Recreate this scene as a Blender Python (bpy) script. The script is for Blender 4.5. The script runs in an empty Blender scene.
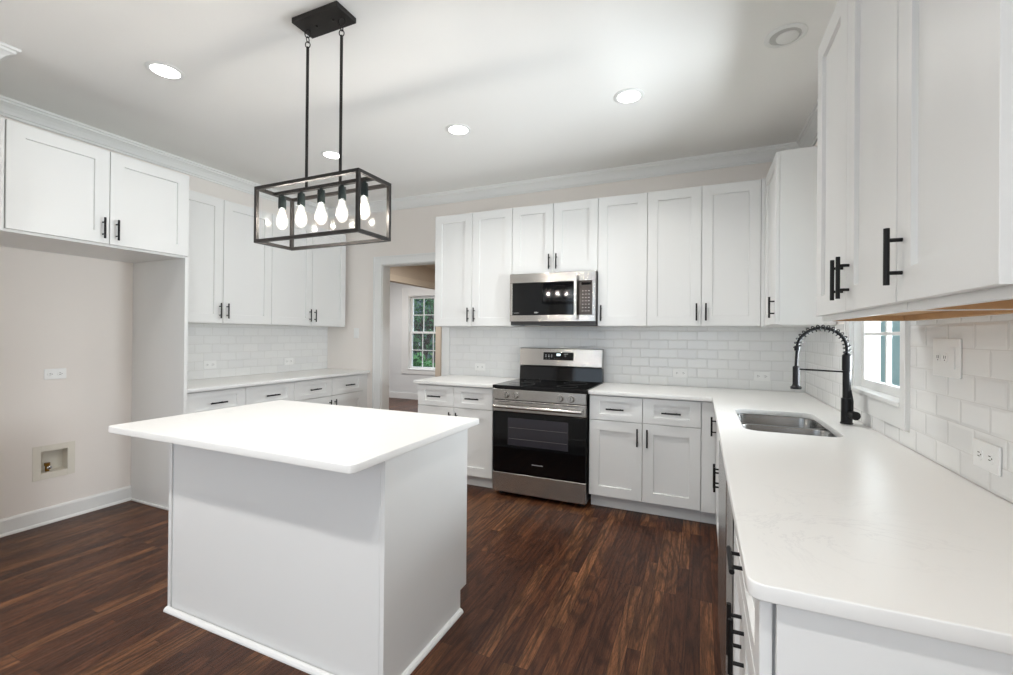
import bpy, bmesh, math, random
from mathutils import Vector, Matrix
random.seed(7)
SC = bpy.context.scene
COL = SC.collection

# ------------------------------------------------------------------ camera
def make_camera():
    yaw, roll, pitch = math.radians(23.671), math.radians(.492), math.radians(.182)
    f = Vector((-math.sin(yaw), math.cos(yaw), 0)); r = Vector((math.cos(yaw), math.sin(yaw), 0)); z = Vector((0, 0, 1))
    R = r*math.cos(roll) + f*(-math.sin(roll)*math.sin(pitch)) + z*(math.sin(roll)*math.cos(pitch))
    U = -r*math.sin(roll) + f*(-math.cos(roll)*math.sin(pitch)) + z*(math.cos(roll)*math.cos(pitch))
    F = f*math.cos(pitch) + z*math.sin(pitch)
    cam = bpy.data.cameras.new('camera'); o = bpy.data.objects.new('camera', cam); COL.objects.link(o)
    m = Matrix((R, U, -F)).transposed().to_4x4(); m.translation = Vector((-.744, -4.065, 1.337))
    o.matrix_world = m
    cam.sensor_width = 36; cam.sensor_fit = 'HORIZONTAL'; cam.lens = 443.99/1013*36
    cam.shift_y = -(337.5-333.63)/1013; cam.clip_start = .02; cam.clip_end = 200
    SC.camera = o
make_camera()

# ------------------------------------------------------------------ light and exposure
SC.view_settings.view_transform = 'Standard'; SC.view_settings.look = 'None'
SC.view_settings.exposure = 0.30; SC.view_settings.gamma = 1; SC.view_settings.use_curve_mapping = False
SC.cycles.use_denoising = True
SC.cycles.max_bounces = 10; SC.cycles.diffuse_bounces = 6; SC.cycles.glossy_bounces = 5
SC.cycles.transparent_max_bounces = 16; SC.cycles.sample_clamp_indirect = 6
SC.cycles.caustics_reflective = False; SC.cycles.caustics_refractive = False
W_ = bpy.data.worlds.new('sky'); SC.world = W_; W_.use_nodes = True
W_.node_tree.nodes['Background'].inputs[0].default_value = (.80, .90, 1, 1)
W_.node_tree.nodes['Background'].inputs[1].default_value = 1.0

def area(name, loc, rot, sx, sy, power, color):
    l = bpy.data.lights.new(name, 'AREA'); l.shape = 'RECTANGLE'; l.size = sx; l.size_y = sy
    l.energy = power; l.color = color
    o = bpy.data.objects.new(name, l); COL.objects.link(o); o.location = loc; o.rotation_euler = rot
    return o
R90 = math.pi/2
DAY = (.68, .83, 1.0); WARM = (1, .93, .84)
# daylight through the openings in the wall behind the camera, the sink window and the far room's window
area('daylight_rear_window', (-1.15, -7.05, 1.45), (R90, 0, 0), 1.9, 2.0, 13, DAY)
area('daylight_rear_window_two', (-3.0, -7.05, 1.45), (R90, 0, 0), 1.4, 2.0, 9, DAY)
area('added_side_fill', (.10, -5.35, 1.35), (R90, 0, R90), 1.7, 1.9, 27, (.90, .95, 1))  # added fill for the island's right side and left wall, no known window
area('daylight_sink_window', (1.35, -1.40, 1.2), (R90, 0, math.radians(94)), 1.6, 1.5, 340, (.88, .94, 1))      # daylight of the yard outside the sink window
area('daylight_far_window', (-5.85, 5.3, 3.2), (-math.atan2(1.7, 1.8), 0, 0), 1.6, 1.4, 150, DAY)

LENS_E = 12.0       # emission of the lit ceiling lenses
CAN_W = 6.6         # watts of each downlight behind its lens
CAN_SPREAD = 2.3
BULB_E = 8.0
BULB_W = 2.45

# ------------------------------------------------------------------ materials
def rgb(r, g, b):
    f = lambda c: (c/255/12.92) if c/255 <= .04045 else ((c/255+.055)/1.055)**2.4
    return (f(r), f(g), f(b), 1)
MATS = {}
def mat(name, col, rough=.5, metal=0, spec=.5, coat=0, bump=None, noise=None, aniso=None):
    if name in MATS: return MATS[name]
    m = bpy.data.materials.new(name); m.use_nodes = True; nt = m.node_tree; b = nt.nodes['Principled BSDF']
    b.inputs['Base Color'].default_value = col; b.inputs['Roughness'].default_value = rough
    b.inputs['Metallic'].default_value = metal; b.inputs['Specular IOR Level'].default_value = spec
    b.inputs['Coat Weight'].default_value = coat; b.inputs['Coat Roughness'].default_value = .08
    tc = nt.nodes.new('ShaderNodeTexCoord')
    if noise:      # (scale, amount): faint mottling of the colour itself
        n = nt.nodes.new('ShaderNodeTexNoise'); n.inputs['Scale'].default_value = noise[0]; n.inputs['Detail'].default_value = 4
        mx = nt.nodes.new('ShaderNodeMix'); mx.data_type = 'RGBA'
        mx.inputs[6].default_value = col; mx.inputs[7].default_value = tuple(c*(1-noise[1]) for c in col[:3])+(1,)
        nt.links.new(tc.outputs['Object'], n.inputs['Vector']); nt.links.new(n.outputs[0], mx.inputs[0]); nt.links.new(mx.outputs[2], b.inputs['Base Color'])
    if bump:
        n = nt.nodes.new('ShaderNodeTexNoise'); n.inputs['Scale'].default_value = bump[0]; n.inputs['Detail'].default_value = 3
        mp = nt.nodes.new('ShaderNodeMapping'); mp.inputs['Scale'].default_value = bump[2] if len(bump) > 2 else (1, 1, 1)
        bp = nt.nodes.new('ShaderNodeBump'); bp.inputs['Strength'].default_value = bump[1]; bp.inputs['Distance'].default_value = .002
        nt.links.new(tc.outputs['Object'], mp.inputs[0]); nt.links.new(mp.outputs[0], n.inputs['Vector']); nt.links.new(n.outputs[0], bp.inputs['Height']); nt.links.new(bp.outputs[0], b.inputs['Normal'])
    MATS[name] = m; return m

def emit(name, col, strength):
    m = bpy.data.materials.new(name); m.use_nodes = True; nt = m.node_tree; nt.nodes.clear()
    e = nt.nodes.new('ShaderNodeEmission'); e.inputs[0].default_value = col; e.inputs[1].default_value = strength
    o = nt.nodes.new('ShaderNodeOutputMaterial'); nt.links.new(e.outputs[0], o.inputs[0]); MATS[name] = m; return m

def clear_glass(name, tint=(1, 1, 1, 1), refl=1.0, glow=None):
    m = bpy.data.materials.new(name); m.use_nodes = True; nt = m.node_tree; nt.nodes.clear()
    t = nt.nodes.new('ShaderNodeBsdfTransparent'); t.inputs[0].default_value = tint
    g = nt.nodes.new('ShaderNodeBsdfGlossy'); g.inputs[1].default_value = .02
    lw = nt.nodes.new('ShaderNodeLayerWeight'); lw.inputs[0].default_value = .5
    pw = nt.nodes.new('ShaderNodeMath'); pw.operation = 'POWER'; pw.inputs[1].default_value = 5; nt.links.new(lw.outputs['Facing'], pw.inputs[0])
    mu = nt.nodes.new('ShaderNodeMath'); mu.operation = 'MULTIPLY_ADD'; mu.inputs[1].default_value = .9*refl; mu.inputs[2].default_value = .02*refl; mu.use_clamp = True
    fr = pw
    mx = nt.nodes.new('ShaderNodeMixShader'); o = nt.nodes.new('ShaderNodeOutputMaterial')
    nt.links.new(fr.outputs[0], mu.inputs[0]); nt.links.new(mu.outputs[0], mx.inputs[0]); nt.links.new(t.outputs[0], mx.inputs[1]); nt.links.new(g.outputs[0], mx.inputs[2])
    if glow:
        e = nt.nodes.new('ShaderNodeEmission'); e.inputs[0].default_value = (1, .97, .9, 1); e.inputs[1].default_value = glow
        a = nt.nodes.new('ShaderNodeAddShader'); nt.links.new(mx.outputs[0], a.inputs[0]); nt.links.new(e.outputs[0], a.inputs[1]); nt.links.new(a.outputs[0], o.inputs[0])
    else: nt.links.new(mx.outputs[0], o.inputs[0])
    MATS[name] = m; return m

CAB = mat('white_cabinet_paint', rgb(225, 225, 223), .38, spec=.4, bump=(60, .05))
TRIM = mat('white_trim_paint', rgb(230, 230, 228), .35, spec=.4)
WALL = mat('warm_grey_wall_paint', rgb(233, 227, 221), .85, spec=.2, bump=(220, .12))
CEIL = mat('white_ceiling_paint', rgb(240, 239, 236), .9, spec=.15, bump=(160, .15))
FARW = mat('cool_grey_wall_paint', rgb(225, 226, 226), .85, spec=.2)
HALLW = mat('beige_wall_paint', rgb(214, 200, 182), .85, spec=.2)
BLACK = mat('matte_black_metal', rgb(34, 33, 33), .42, metal=.6, spec=.4)
FAUC = mat('matte_black_faucet_finish', rgb(30, 30, 31), .38, metal=.5, spec=.45)
IRON = mat('dark_bronze_metal', rgb(45, 42, 40), .45, metal=.55, spec=.5)
SOCK = mat('dark_green_black_socket', rgb(24, 33, 32), .4, metal=.4, spec=.5)
PLY = mat('raw_plywood', rgb(205, 165, 120), .7, bump=(20, .2, (1, 12, 1)), noise=(12, .2))
PLATE = mat('white_plastic', rgb(236, 236, 234), .35)
SLOT = mat('dark_slot', rgb(60, 58, 56), .6)
BGLASS = mat('black_glass', rgb(7, 8, 10), .05, spec=.4, coat=0)
BGLASS2 = mat('oven_window_glass', rgb(52, 50, 56), .06, spec=.45, coat=0)
DKST = mat('dark_grey_steel', rgb(80, 80, 80), .45, metal=.7)
BRASS = mat('brass', rgb(150, 110, 50), .3, metal=1)
CHROME = mat('chrome', rgb(200, 200, 200), .15, metal=1)
LEAF = mat('green_leaf', rgb(84, 135, 70), .6, noise=(3, .5))
LEAF2 = mat('pale_green_leaf', rgb(105, 140, 100), .6, noise=(3, .4))
BARK = mat('grey_bark', rgb(110, 96, 92), .9, noise=(5, .3))
LAWN = mat('green_lawn', rgb(110, 140, 85), .95, noise=(1.5, .4))
SIDE = mat('pale_house_siding', rgb(176, 194, 206), .8)
TEAL = mat('teal_grey_siding', rgb(172, 202, 206), .7, noise=(1, .15))
LINE = mat('light_grey_print', rgb(190, 190, 190), .5)
BOXP = mat('cream_plastic', rgb(222, 217, 205), .5)
LENS = emit('lit_lens', (1, .985, .965, 1), LENS_E)
FIL = emit('lit_filament', (1, .9, .72, 1), BULB_E*6)
BULBG = clear_glass('glowing_bulb_glass', (1, .98, .94, 1), 1.0, glow=.5)
PANE = clear_glass('clear_pane', (.97, .98, .98, 1), .6)
LAMPG = clear_glass('clear_lamp_glass', (.995, .995, .995, 1), .35)
DISP = emit('lit_display', (.8, .95, 1, 1), 1.6)

def steel(name, axis):
    m = mat(name, rgb(186, 183, 179) if name[0] == 'b' else rgb(150, 149, 147), .23, metal=1)
    nt = m.node_tree; b = nt.nodes['Principled BSDF']; tc = nt.nodes.new('ShaderNodeTexCoord')
    mp = nt.nodes.new('ShaderNodeMapping'); mp.inputs['Scale'].default_value = axis
    n = nt.nodes.new('ShaderNodeTexNoise'); n.inputs['Scale'].default_value = 1; n.inputs['Detail'].default_value = 2
    bp = nt.nodes.new('ShaderNodeBump'); bp.inputs['Strength'].default_value = .03; bp.inputs['Distance'].default_value = .001
    nt.links.new(tc.outputs['Object'], mp.inputs[0]); nt.links.new(mp.outputs[0], n.inputs['Vector']); nt.links.new(n.outputs[0], bp.inputs['Height']); nt.links.new(bp.outputs[0], b.inputs['Normal'])
    tg = nt.nodes.new('ShaderNodeTangent'); tg.direction_type = 'UV_MAP'; tg.uv_map = 'brush'; nt.links.new(tg.outputs[0], b.inputs['Tangent'])
    b.inputs['Anisotropic'].default_value = .9
    return m
STEEL = steel('brushed_steel', (4, 4, 900))
SINKM = steel('satin_sink_steel', (8, 300, 8))

def quartz():
    m = mat('white_quartz', rgb(229, 228, 225), .28, spec=.4, coat=0)
    nt = m.node_tree; b = nt.nodes['Principled BSDF']; tc = nt.nodes.new('ShaderNodeTexCoord')
    n = nt.nodes.new('ShaderNodeTexNoise'); n.inputs['Scale'].default_value = 3.2; n.inputs['Detail'].default_value = 8; n.inputs['Roughness'].default_value = .65; n.inputs['Distortion'].default_value = 1.2
    cr = nt.nodes.new('ShaderNodeValToRGB'); e = cr.color_ramp.elements
    e[0].position = .485; e[0].color = rgb(229, 228, 225); e[1].position = .515; e[1].color = rgb(229, 228, 225)
    k = cr.color_ramp.elements.new(.5); k.color = rgb(219, 218, 216)
    n2 = nt.nodes.new('ShaderNodeTexNoise'); n2.inputs['Scale'].default_value = 1.5
    c2 = nt.nodes.new('ShaderNodeValToRGB'); c2.color_ramp.elements[0].position = .5; c2.color_ramp.elements[1].position = .62
    mx = nt.nodes.new('ShaderNodeMix'); mx.data_type = 'RGBA'; mx.inputs[6].default_value = rgb(229, 228, 225)
    L = nt.links.new
    L(tc.outputs['Object'], n.inputs['Vector']); L(tc.outputs['Object'], n2.inputs['Vector']); L(n.outputs[0], cr.inputs[0]); L(n2.outputs[0], c2.inputs[0])
    L(c2.outputs[0], mx.inputs[0]); L(cr.outputs[0], mx.inputs[7]); L(mx.outputs[2], b.inputs['Base Color'])
    return m
QUARTZ = quartz()

def wood_floor():
    m = bpy.data.materials.new('dark_oak_boards'); m.use_nodes = True; nt = m.node_tree; b = nt.nodes['Principled BSDF']; L = nt.links.new
    N = nt.nodes.new
    tc = N('ShaderNodeTexCoord'); mp = N('ShaderNodeMapping'); mp.inputs['Rotation'].default_value = (0, 0, R90)
    L(tc.outputs['Object'], mp.inputs[0])
    br = N('ShaderNodeTexBrick'); br.inputs['Scale'].default_value = 1; br.inputs['Brick Width'].default_value = .8; br.inputs['Row Height'].default_value = .057
    br.inputs['Mortar Size'].default_value = .0011; br.inputs['Mortar Smooth'].default_value = .2; br.offset = .37; br.offset_frequency = 3
    br.inputs['Color1'].default_value = (0, 0, 0, 1); br.inputs['Color2'].default_value = (1, 1, 1, 1); br.inputs['Mortar'].default_value = (.5, .5, .5, 1); br.inputs['Bias'].default_value = 0
    L(mp.outputs[0], br.inputs['Vector'])
    sx = N('ShaderNodeSeparateXYZ'); L(tc.outputs['Object'], sx.inputs[0])
    # each board shifts the grain by its own random number
    mul = N('ShaderNodeMath'); mul.operation = 'MULTIPLY'; mul.inputs[1].default_value = 37.0; L(br.outputs['Color'], mul.inputs[0])
    def vec(sxx, syy, off):
        a = N('ShaderNodeMath'); a.operation = 'MULTIPLY'; a.inputs[1].default_value = sxx; L(sx.outputs[0], a.inputs[0])
        c = N('ShaderNodeMath'); c.operation = 'MULTIPLY'; c.inputs[1].default_value = syy; L(sx.outputs[1], c.inputs[0])
        d = N('ShaderNodeMath'); d.operation = 'ADD'; L(c.outputs[0], d.inputs[0]); L(mul.outputs[0], d.inputs[1])
        k = N('ShaderNodeCombineXYZ'); L(a.outputs[0], k.inputs[0]); L(d.outputs[0], k.inputs[1]); L(mul.outputs[0], k.inputs[2]); return k.outputs[0]
    # cathedral grain: contour lines of a stretched smooth noise
    n1 = N('ShaderNodeTexNoise'); n1.inputs['Scale'].default_value = 1; n1.inputs['Detail'].default_value = 1.5; n1.inputs['Roughness'].default_value = .4; L(vec(8, 1.1, 0), n1.inputs['Vector'])
    r1 = N('ShaderNodeMath'); r1.operation = 'MULTIPLY'; r1.inputs[1].default_value = 70; L(n1.outputs[0], r1.inputs[0])
    s1 = N('ShaderNodeMath'); s1.operation = 'SINE'; L(r1.outputs[0], s1.inputs[0])
    m1 = N('ShaderNodeMapRange'); m1.inputs[1].default_value = -.2; m1.inputs[2].default_value = 1; L(s1.outputs[0], m1.inputs[0])
    # fine pores
    n2 = N('ShaderNodeTexNoise'); n2.inputs['Scale'].default_value = 1; n2.inputs['Detail'].default_value = 5; n2.inputs['Roughness'].default_value = .7; L(vec(300, 22, 0), n2.inputs['Vector'])
    m2 = N('ShaderNodeMapRange'); m2.inputs[1].default_value = .42; m2.inputs[2].default_value = .62; L(n2.outputs[0], m2.inputs[0])
    n3 = N('ShaderNodeTexNoise'); n3.inputs['Scale'].default_value = 1; n3.inputs['Detail'].default_value = 3; L(vec(14, 2.2, 0), n3.inputs['Vector'])
    m3 = N('ShaderNodeMapRange'); m3.inputs[1].default_value = .35; m3.inputs[2].default_value = .65; L(n3.outputs[0], m3.inputs[0])
    bc = N('ShaderNodeValToRGB'); e = bc.color_ramp.elements; e[0].color = rgb(96, 61, 43); e[1].color = rgb(168, 118, 80); e[0].position = 0; e[1].position = 1
    k = e.new(.5); k.color = rgb(124, 80, 55); L(br.outputs['Color'], bc.inputs[0])
    def mixd(a, colb, fac, amt):
        q = N('ShaderNodeMath'); q.operation = 'MULTIPLY'; q.inputs[1].default_value = amt; L(fac, q.inputs[0])
        x = N('ShaderNodeMix'); x.data_type = 'RGBA'; L(q.outputs[0], x.inputs[0]); L(a, x.inputs[6]); x.inputs[7].default_value = colb; return x.outputs[2]
    # straight dark streaks
    n4 = N('ShaderNodeTexNoise'); n4.inputs['Scale'].default_value = 1; n4.inputs['Detail'].default_value = 4; n4.inputs['Roughness'].default_value = .75; L(vec(75, 1.6, 0), n4.inputs['Vector'])
    m4 = N('ShaderNodeMapRange'); m4.inputs[1].default_value = .45; m4.inputs[2].default_value = .60; L(n4.outputs[0], m4.inputs[0])
    c = mixd(bc.outputs[0], rgb(62, 37, 27), m3.outputs[0], .5)
    c = mixd(c, rgb(40, 25, 19), m1.outputs[0], .55)
    c = mixd(c, rgb(36, 23, 18), m4.outputs[0], .5)
    c = mixd(c, rgb(34, 21, 17), m2.outputs[0], .6)
    c = mixd(c, rgb(28, 18, 14), br.outputs['Fac'], .85)
    dk = N('ShaderNodeMix'); dk.data_type = 'RGBA'; dk.blend_type = 'MULTIPLY'; dk.inputs[0].default_value = 1; dk.inputs[7].default_value = (.80, .74, .71, 1); L(c, dk.inputs[6])
    L(dk.outputs[2], b.inputs['Base Color'])
    b.inputs['Roughness'].default_value = .36; b.inputs['Specular IOR Level'].default_value = .22
    bp = N('ShaderNodeBump'); bp.inputs['Strength'].default_value = .25; bp.inputs['Distance'].default_value = .002; bp.invert = True
    ad = N('ShaderNodeMath'); ad.operation = 'ADD'; L(m2.outputs[0], ad.inputs[0]); L(br.outputs['Fac'], ad.inputs[1]); L(ad.outputs[0], bp.inputs['Height']); L(bp.outputs[0], b.inputs['Normal'])
    return m
FLOOR = wood_floor()

def tile_mat(name, rot):
    m = bpy.data.materials.new(name); m.use_nodes = True; nt = m.node_tree; b = nt.nodes['Principled BSDF']; L = nt.links.new; N = nt.nodes.new
    tc = N('ShaderNodeTexCoord'); sp = N('ShaderNodeSeparateXYZ'); cb = N('ShaderNodeCombineXYZ'); L(tc.outputs['Object'], sp.inputs[0])
    L(sp.outputs[0 if rot == 'x' else 1], cb.inputs[0]); zs = N('ShaderNodeMath'); zs.operation = 'SUBTRACT'; zs.inputs[1].default_value = .915; L(sp.outputs[2], zs.inputs[0]); L(zs.outputs[0], cb.inputs[1])
    def brick(ms, sm):
        br = N('ShaderNodeTexBrick'); br.inputs['Scale'].default_value = 1; br.inputs['Brick Width'].default_value = .1545; br.inputs['Row Height'].default_value = .0785
        br.inputs['Mortar Size'].default_value = ms; br.inputs['Mortar Smooth'].default_value = sm; br.offset = .5
        br.inputs['Color1'].default_value = rgb(232, 232, 230); br.inputs['Color2'].default_value = rgb(227, 227, 226); br.inputs['Mortar'].default_value = rgb(216, 215, 212)
        L(cb.outputs[0], br.inputs['Vector']); return br
    b1 = brick(.0012, .1); b2 = brick(.011, 1.0)
    L(b1.outputs['Color'], b.inputs['Base Color']); b.inputs['Roughness'].default_value = .12
    bp = N('ShaderNodeBump'); bp.invert = True; bp.inputs['Strength'].default_value = .42; bp.inputs['Distance'].default_value = .003
    ad = N('ShaderNodeMath'); ad.operation = 'ADD'; L(b1.outputs['Fac'], ad.inputs[0]); L(b2.outputs['Fac'], ad.inputs[1])
    L(ad.outputs[0], bp.inputs['Height']); L(bp.outputs[0], b.inputs['Normal'])
    return m
TILEX = tile_mat('bevelled_white_subway_tile', 'x'); TILEY = tile_mat('bevelled_white_subway_tile_side', 'y')

# ------------------------------------------------------------------ mesh builder
class MB:
    def __init__(s): s.bm = bmesh.new()
    def box(s, x0, x1, y0, y1, z0, z1):
        vs = [s.bm.verts.new((x, y, z)) for x in (x0, x1) for y in (y0, y1) for z in (z0, z1)]
        for f in ((0, 1, 3, 2), (4, 6, 7, 5), (0, 4, 5, 1), (2, 3, 7, 6), (0, 2, 6, 4), (1, 5, 7, 3)): s.bm.faces.new([vs[i] for i in f])
        return s
    def quad(s, *p):
        s.bm.faces.new([s.bm.verts.new(q) for q in p]); return s
    def loft(s, rings, cap0=True, cap1=True, closed=True):
        R = [[s.bm.verts.new(p) for p in r] for r in rings]; n = len(R[0])
        for a, b in zip(R, R[1:]):
            for i in range(n if closed else n-1): s.bm.faces.new((a[i], a[(i+1) % n], b[(i+1) % n], b[i]))
        if cap0: s.bm.faces.new(R[0][::-1])
        if cap1: s.bm.faces.new(R[-1])
        return s
    def lathe(s, c, axis, prof, n=20, cap0=True, cap1=True):
        c = Vector(c); ax = Vector(axis).normalized(); u = ax.orthogonal().normalized(); v = ax.cross(u)
        return s.loft([[c+ax*h+(u*math.cos(2*math.pi*i/n)+v*math.sin(2*math.pi*i/n))*r for i in range(n)] for h, r in prof], cap0, cap1)
    def cyl(s, a, b, r, n=14, r2=None):
        a, b = Vector(a), Vector(b); return s.lathe(a, b-a, [(0, r), ((b-a).length, r if r2 is None else r2)], n)
    def tube(s, pts, r, n=8, closed=False):
        pts = [Vector(p) for p in pts]; rings = []; m = len(pts); u = None
        for i, p in enumerate(pts):
            if closed: t = (pts[(i+1) % m]-pts[i-1]).normalized()
            else: t = (pts[min(i+1, m-1)]-pts[max(i-1, 0)]).normalized()
            u = t.orthogonal().normalized() if u is None else (u-t*u.dot(t)).normalized()
            v = t.cross(u); rr = r[i] if isinstance(r, (list, tuple)) else r
            rings.append([p+(u*math.cos(2*math.pi*k/n)+v*math.sin(2*math.pi*k/n))*rr for k in range(n)])
        if closed: rings.append(rings[0])
        return s.loft(rings, not closed, not closed)
    def frame(s, x0, x1, z0, z1, w, y0, y1):
        """rectangular ring standing in the xz plane"""
        s.box(x0, x0+w, y0, y1, z0, z1); s.box(x1-w, x1, y0, y1, z0, z1); s.box(x0+w, x1-w, y0, y1, z0, z0+w); s.box(x0+w, x1-w, y0, y1, z1-w, z1); return s
    def shaker(s, x0, x1, z0, z1, st, rl, y0=0., t=.02, rec=.012):
        """front slab facing -y with a recessed flat panel"""
        def ring(ax, az, y): return [(x0+ax, y, z0+az), (x1-ax, y, z0+az), (x1-ax, y, z1-az), (x0+ax, y, z1-az)]
        s.loft([ring(0, 0, y0+t), ring(0, 0, y0+.0015), ring(.0015, .0015, y0), ring(st, rl, y0), ring(st+.0015, rl+.0015, y0+rec)]); return s
    def build(s, name, m, parent=None, smooth=False, bevel=None, kind=None, fix=True):
        if fix: bmesh.ops.recalc_face_normals(s.bm, faces=s.bm.faces)
        me = bpy.data.meshes.new(name); s.bm.to_mesh(me); s.bm.free(); me.materials.append(m)
        if m is STEEL or m is SINKM:      # the brushing direction
            uv = me.uv_layers.new(name='brush')
            for l in me.loops: v = me.vertices[l.vertex_index].co; uv.data[l.index].uv = (v.z, v.x+v.y*.5)
        o = bpy.data.objects.new(name, me); COL.objects.link(o)
        if smooth:
            for p in me.polygons: p.use_smooth = True
            me.set_sharp_from_angle(angle=math.radians(38))
        if bevel:
            b = o.modifiers.new('bevel', 'BEVEL'); b.width = bevel; b.segments = 2; b.limit_method = 'ANGLE'; b.angle_limit = math.radians(50)
        if parent: o.parent = parent
        if kind: o['kind'] = kind
        return o
def tag(o, label, cat, group=None):
    o['label'] = label; o['category'] = cat
    if group: o['group'] = group
    return o
def thing(name, loc, label, cat, rz=0., group=None):
    o = bpy.data.objects.new(name, None); o.empty_display_size = .1; COL.objects.link(o); o.location = loc; o.rotation_euler = (0, 0, rz)
    return tag(o, label, cat, group)
def adopt(o, par):
    o.parent = par; o.matrix_parent_inverse = (Matrix.Translation(par.location) @ Matrix.Rotation(par.rotation_euler.z, 4, 'Z')).inverted(); return o
def copy_tree(o, parent=None):
    c = o.copy(); COL.objects.link(c); c.parent = parent
    for ch in list(o.children): copy_tree(ch, c)
    return c
def slab(name, pts, z0, z1, m, hole=None, bevel=.003, parent=None):
    """flat slab from an outline (and a hole), made from a filled curve"""
    cu = bpy.data.curves.new(name, 'CURVE'); cu.dimensions = '2D'; cu.fill_mode = 'BOTH'
    for loop in [pts]+([hole] if hole else []):
        sp = cu.splines.new('POLY'); sp.points.add(len(loop)-1); sp.use_cyclic_u = True
        for i, p in enumerate(loop): sp.points[i].co = (p[0], p[1], 0, 1)
    cu.extrude = (z1-z0)/2-bevel; cu.bevel_depth = bevel; cu.bevel_resolution = 2; cu.offset = -bevel
    t = bpy.data.objects.new(name, cu); COL.objects.link(t); bpy.context.view_layer.update()
    dg = bpy.context.evaluated_depsgraph_get(); me = bpy.data.meshes.new_from_object(t.evaluated_get(dg)); me.name = name
    bpy.data.objects.remove(t); bpy.data.curves.remove(cu)
    me.transform(Matrix.Translation((0, 0, (z0+z1)/2)))
    me.materials.clear(); me.materials.append(m); o = bpy.data.objects.new(name, me); COL.objects.link(o)
    if parent: o.parent = parent
    return o
def rounded(x0, x1, y0, y1, r, n=6, z=None):
    out = []
    for cx, cy, a in ((x1-r, y1-r, 0), (x0+r, y1-r, 90), (x0+r, y0+r, 180), (x1-r, y0+r, 270)):
        for k in range(n+1):
            t = math.radians(a+90*k/n); p = (cx+r*math.cos(t), cy+r*math.sin(t))
            out.append(p if z is None else (p[0], p[1], z))
    return out

# ------------------------------------------------------------------ room shell
WX = -4.903; CZ = 2.83; SX = -4.15; SY = -3.035; RY = -7.2
def wall(name, axis, pos, thick, u0, u1, z0, z1, holes, m, kind='structure'):
    """wall slab at coordinate pos..pos+thick along `axis`, holes = [(u0,u1,z0,z1)]"""
    us = sorted({u0, u1, *[h[0] for h in holes], *[h[1] for h in holes]}); zs = sorted({z0, z1, *[h[2] for h in holes], *[h[3] for h in holes]})
    solid = {}
    for i in range(len(us)-1):
        for j in range(len(zs)-1):
            cu, cz = (us[i]+us[i+1])/2, (zs[j]+zs[j+1])/2
            solid[i, j] = not any(h[0] < cu < h[1] and h[2] < cz < h[3] for h in holes)
    b = MB(); P = (lambda u, t, z: (t, u, z)) if axis == 'x' else (lambda u, t, z: (u, t, z)); a, c = pos, pos+thick
    for (i, j), s in solid.items():
        if not s: continue
        A, B, C, D = us[i], us[i+1], zs[j], zs[j+1]
        b.quad(P(A, a, C), P(B, a, C), P(B, a, D), P(A, a, D)); b.quad(P(A, c, C), P(B, c, C), P(B, c, D), P(A, c, D))
        for di, dj, e in ((-1, 0, (A, A, C, D)), (1, 0, (B, B, C, D)), (0, -1, (A, B, C, C)), (0, 1, (A, B, D, D))):
            if not solid.get((i+di, j+dj), False):
                if di: b.quad(P(e[0], a, C), P(e[0], c, C), P(e[0], c, D), P(e[0], a, D))
                else: b.quad(P(A, a, e[2]), P(B, a, e[2]), P(B, c, e[2]), P(A, c, e[2]))
    bmesh.ops.remove_doubles(b.bm, verts=b.bm.verts, dist=1e-5)
    o = b.build(name, m, kind=kind); return o

MB().box(-9.0, .2, RY-.2, 5.5, -.12, 0).build('floor', FLOOR, kind='structure')
MB().box(-9.0, .2, RY-.2, .13, CZ, CZ+.12).build('ceiling', CEIL, kind='structure')
BOXH = (-2.556, -2.398, .352, .502)
wall('wall_left', 'x', WX, -.14, SY, .13, 0, CZ, [BOXH], WALL)
MB().box(WX-.14, SX, RY, SY, 0, CZ).build('wall_left_stub', WALL, kind='structure')
DOORH = (-4.085, -3.268, 0, 2.13)
wall('wall_back', 'y', 0, .13, WX, 0, 0, CZ, [DOORH], WALL)
WIN = (-1.811, -1.151, 1.077, 2.15)
wall('wall_right', 'x', 0, .112, RY, .13, 0, CZ, [WIN, (-6.2, -4.5, .4, 2.3)], WALL)  # second opening is made up, it lets in the added side fill
wall('wall_rear', 'y', RY, -.14, SX, 0, 0, CZ, [(-2.1, -.2, .45, 2.45), (-3.7, -2.3, .45, 2.45)], WALL)

# crown moulding all round
def sweep(path, prof, name, m, closed=False):
    """prof = (out, z): out is measured into the room, which lies left of the travel direction"""
    b = MB(); rings = []; n = len(path)
    for i, p in enumerate(path):
        p = Vector(p); d0 = (p-Vector(path[i-1])).normalized() if i > 0 else None; d1 = (Vector(path[i+1])-p).normalized() if i < n-1 else None
        n0 = Vector((-d0.y, d0.x)) if d0 else None; n1 = Vector((-d1.y, d1.x)) if d1 else None
        if n0 is None: mt = n1
        elif n1 is None: mt = n0
        else: mt = (n0+n1)/(1+n0.dot(n1))
        rings.append([(p.x+mt.x*o, p.y+mt.y*o, z) for o, z in prof])
    b.loft(rings); return b.build(name, m, kind='structure')
e = .0005
crown = [(e, CZ-.10), (.012, CZ-.10), (.014, CZ-.086), (.022, CZ-.083), (.030, CZ-.066), (.044, CZ-.046), (.062, CZ-.032), (.072, CZ-.028), (.074, CZ-.016), (.086, CZ-.013), (.088, CZ-e), (e, CZ-e)]
sweep([(0, RY), (0, 0), (WX, 0), (WX, SY), (SX, SY), (SX, RY)], crown, 'trim_1', TRIM)
base = [(e, e), (.026, e), (.026, .006), (.022, .016), (.015, .020), (.015, .098), (.011, .108), (.006, .113), (e, .114)]
sweep([(WX, -2.019), (WX, SY), (SX, SY), (SX, RY)], base, 'baseboard_left', TRIM)
sweep([(-4.19, 0), (-4.26, 0)], base, 'baseboard_back', TRIM)

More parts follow.
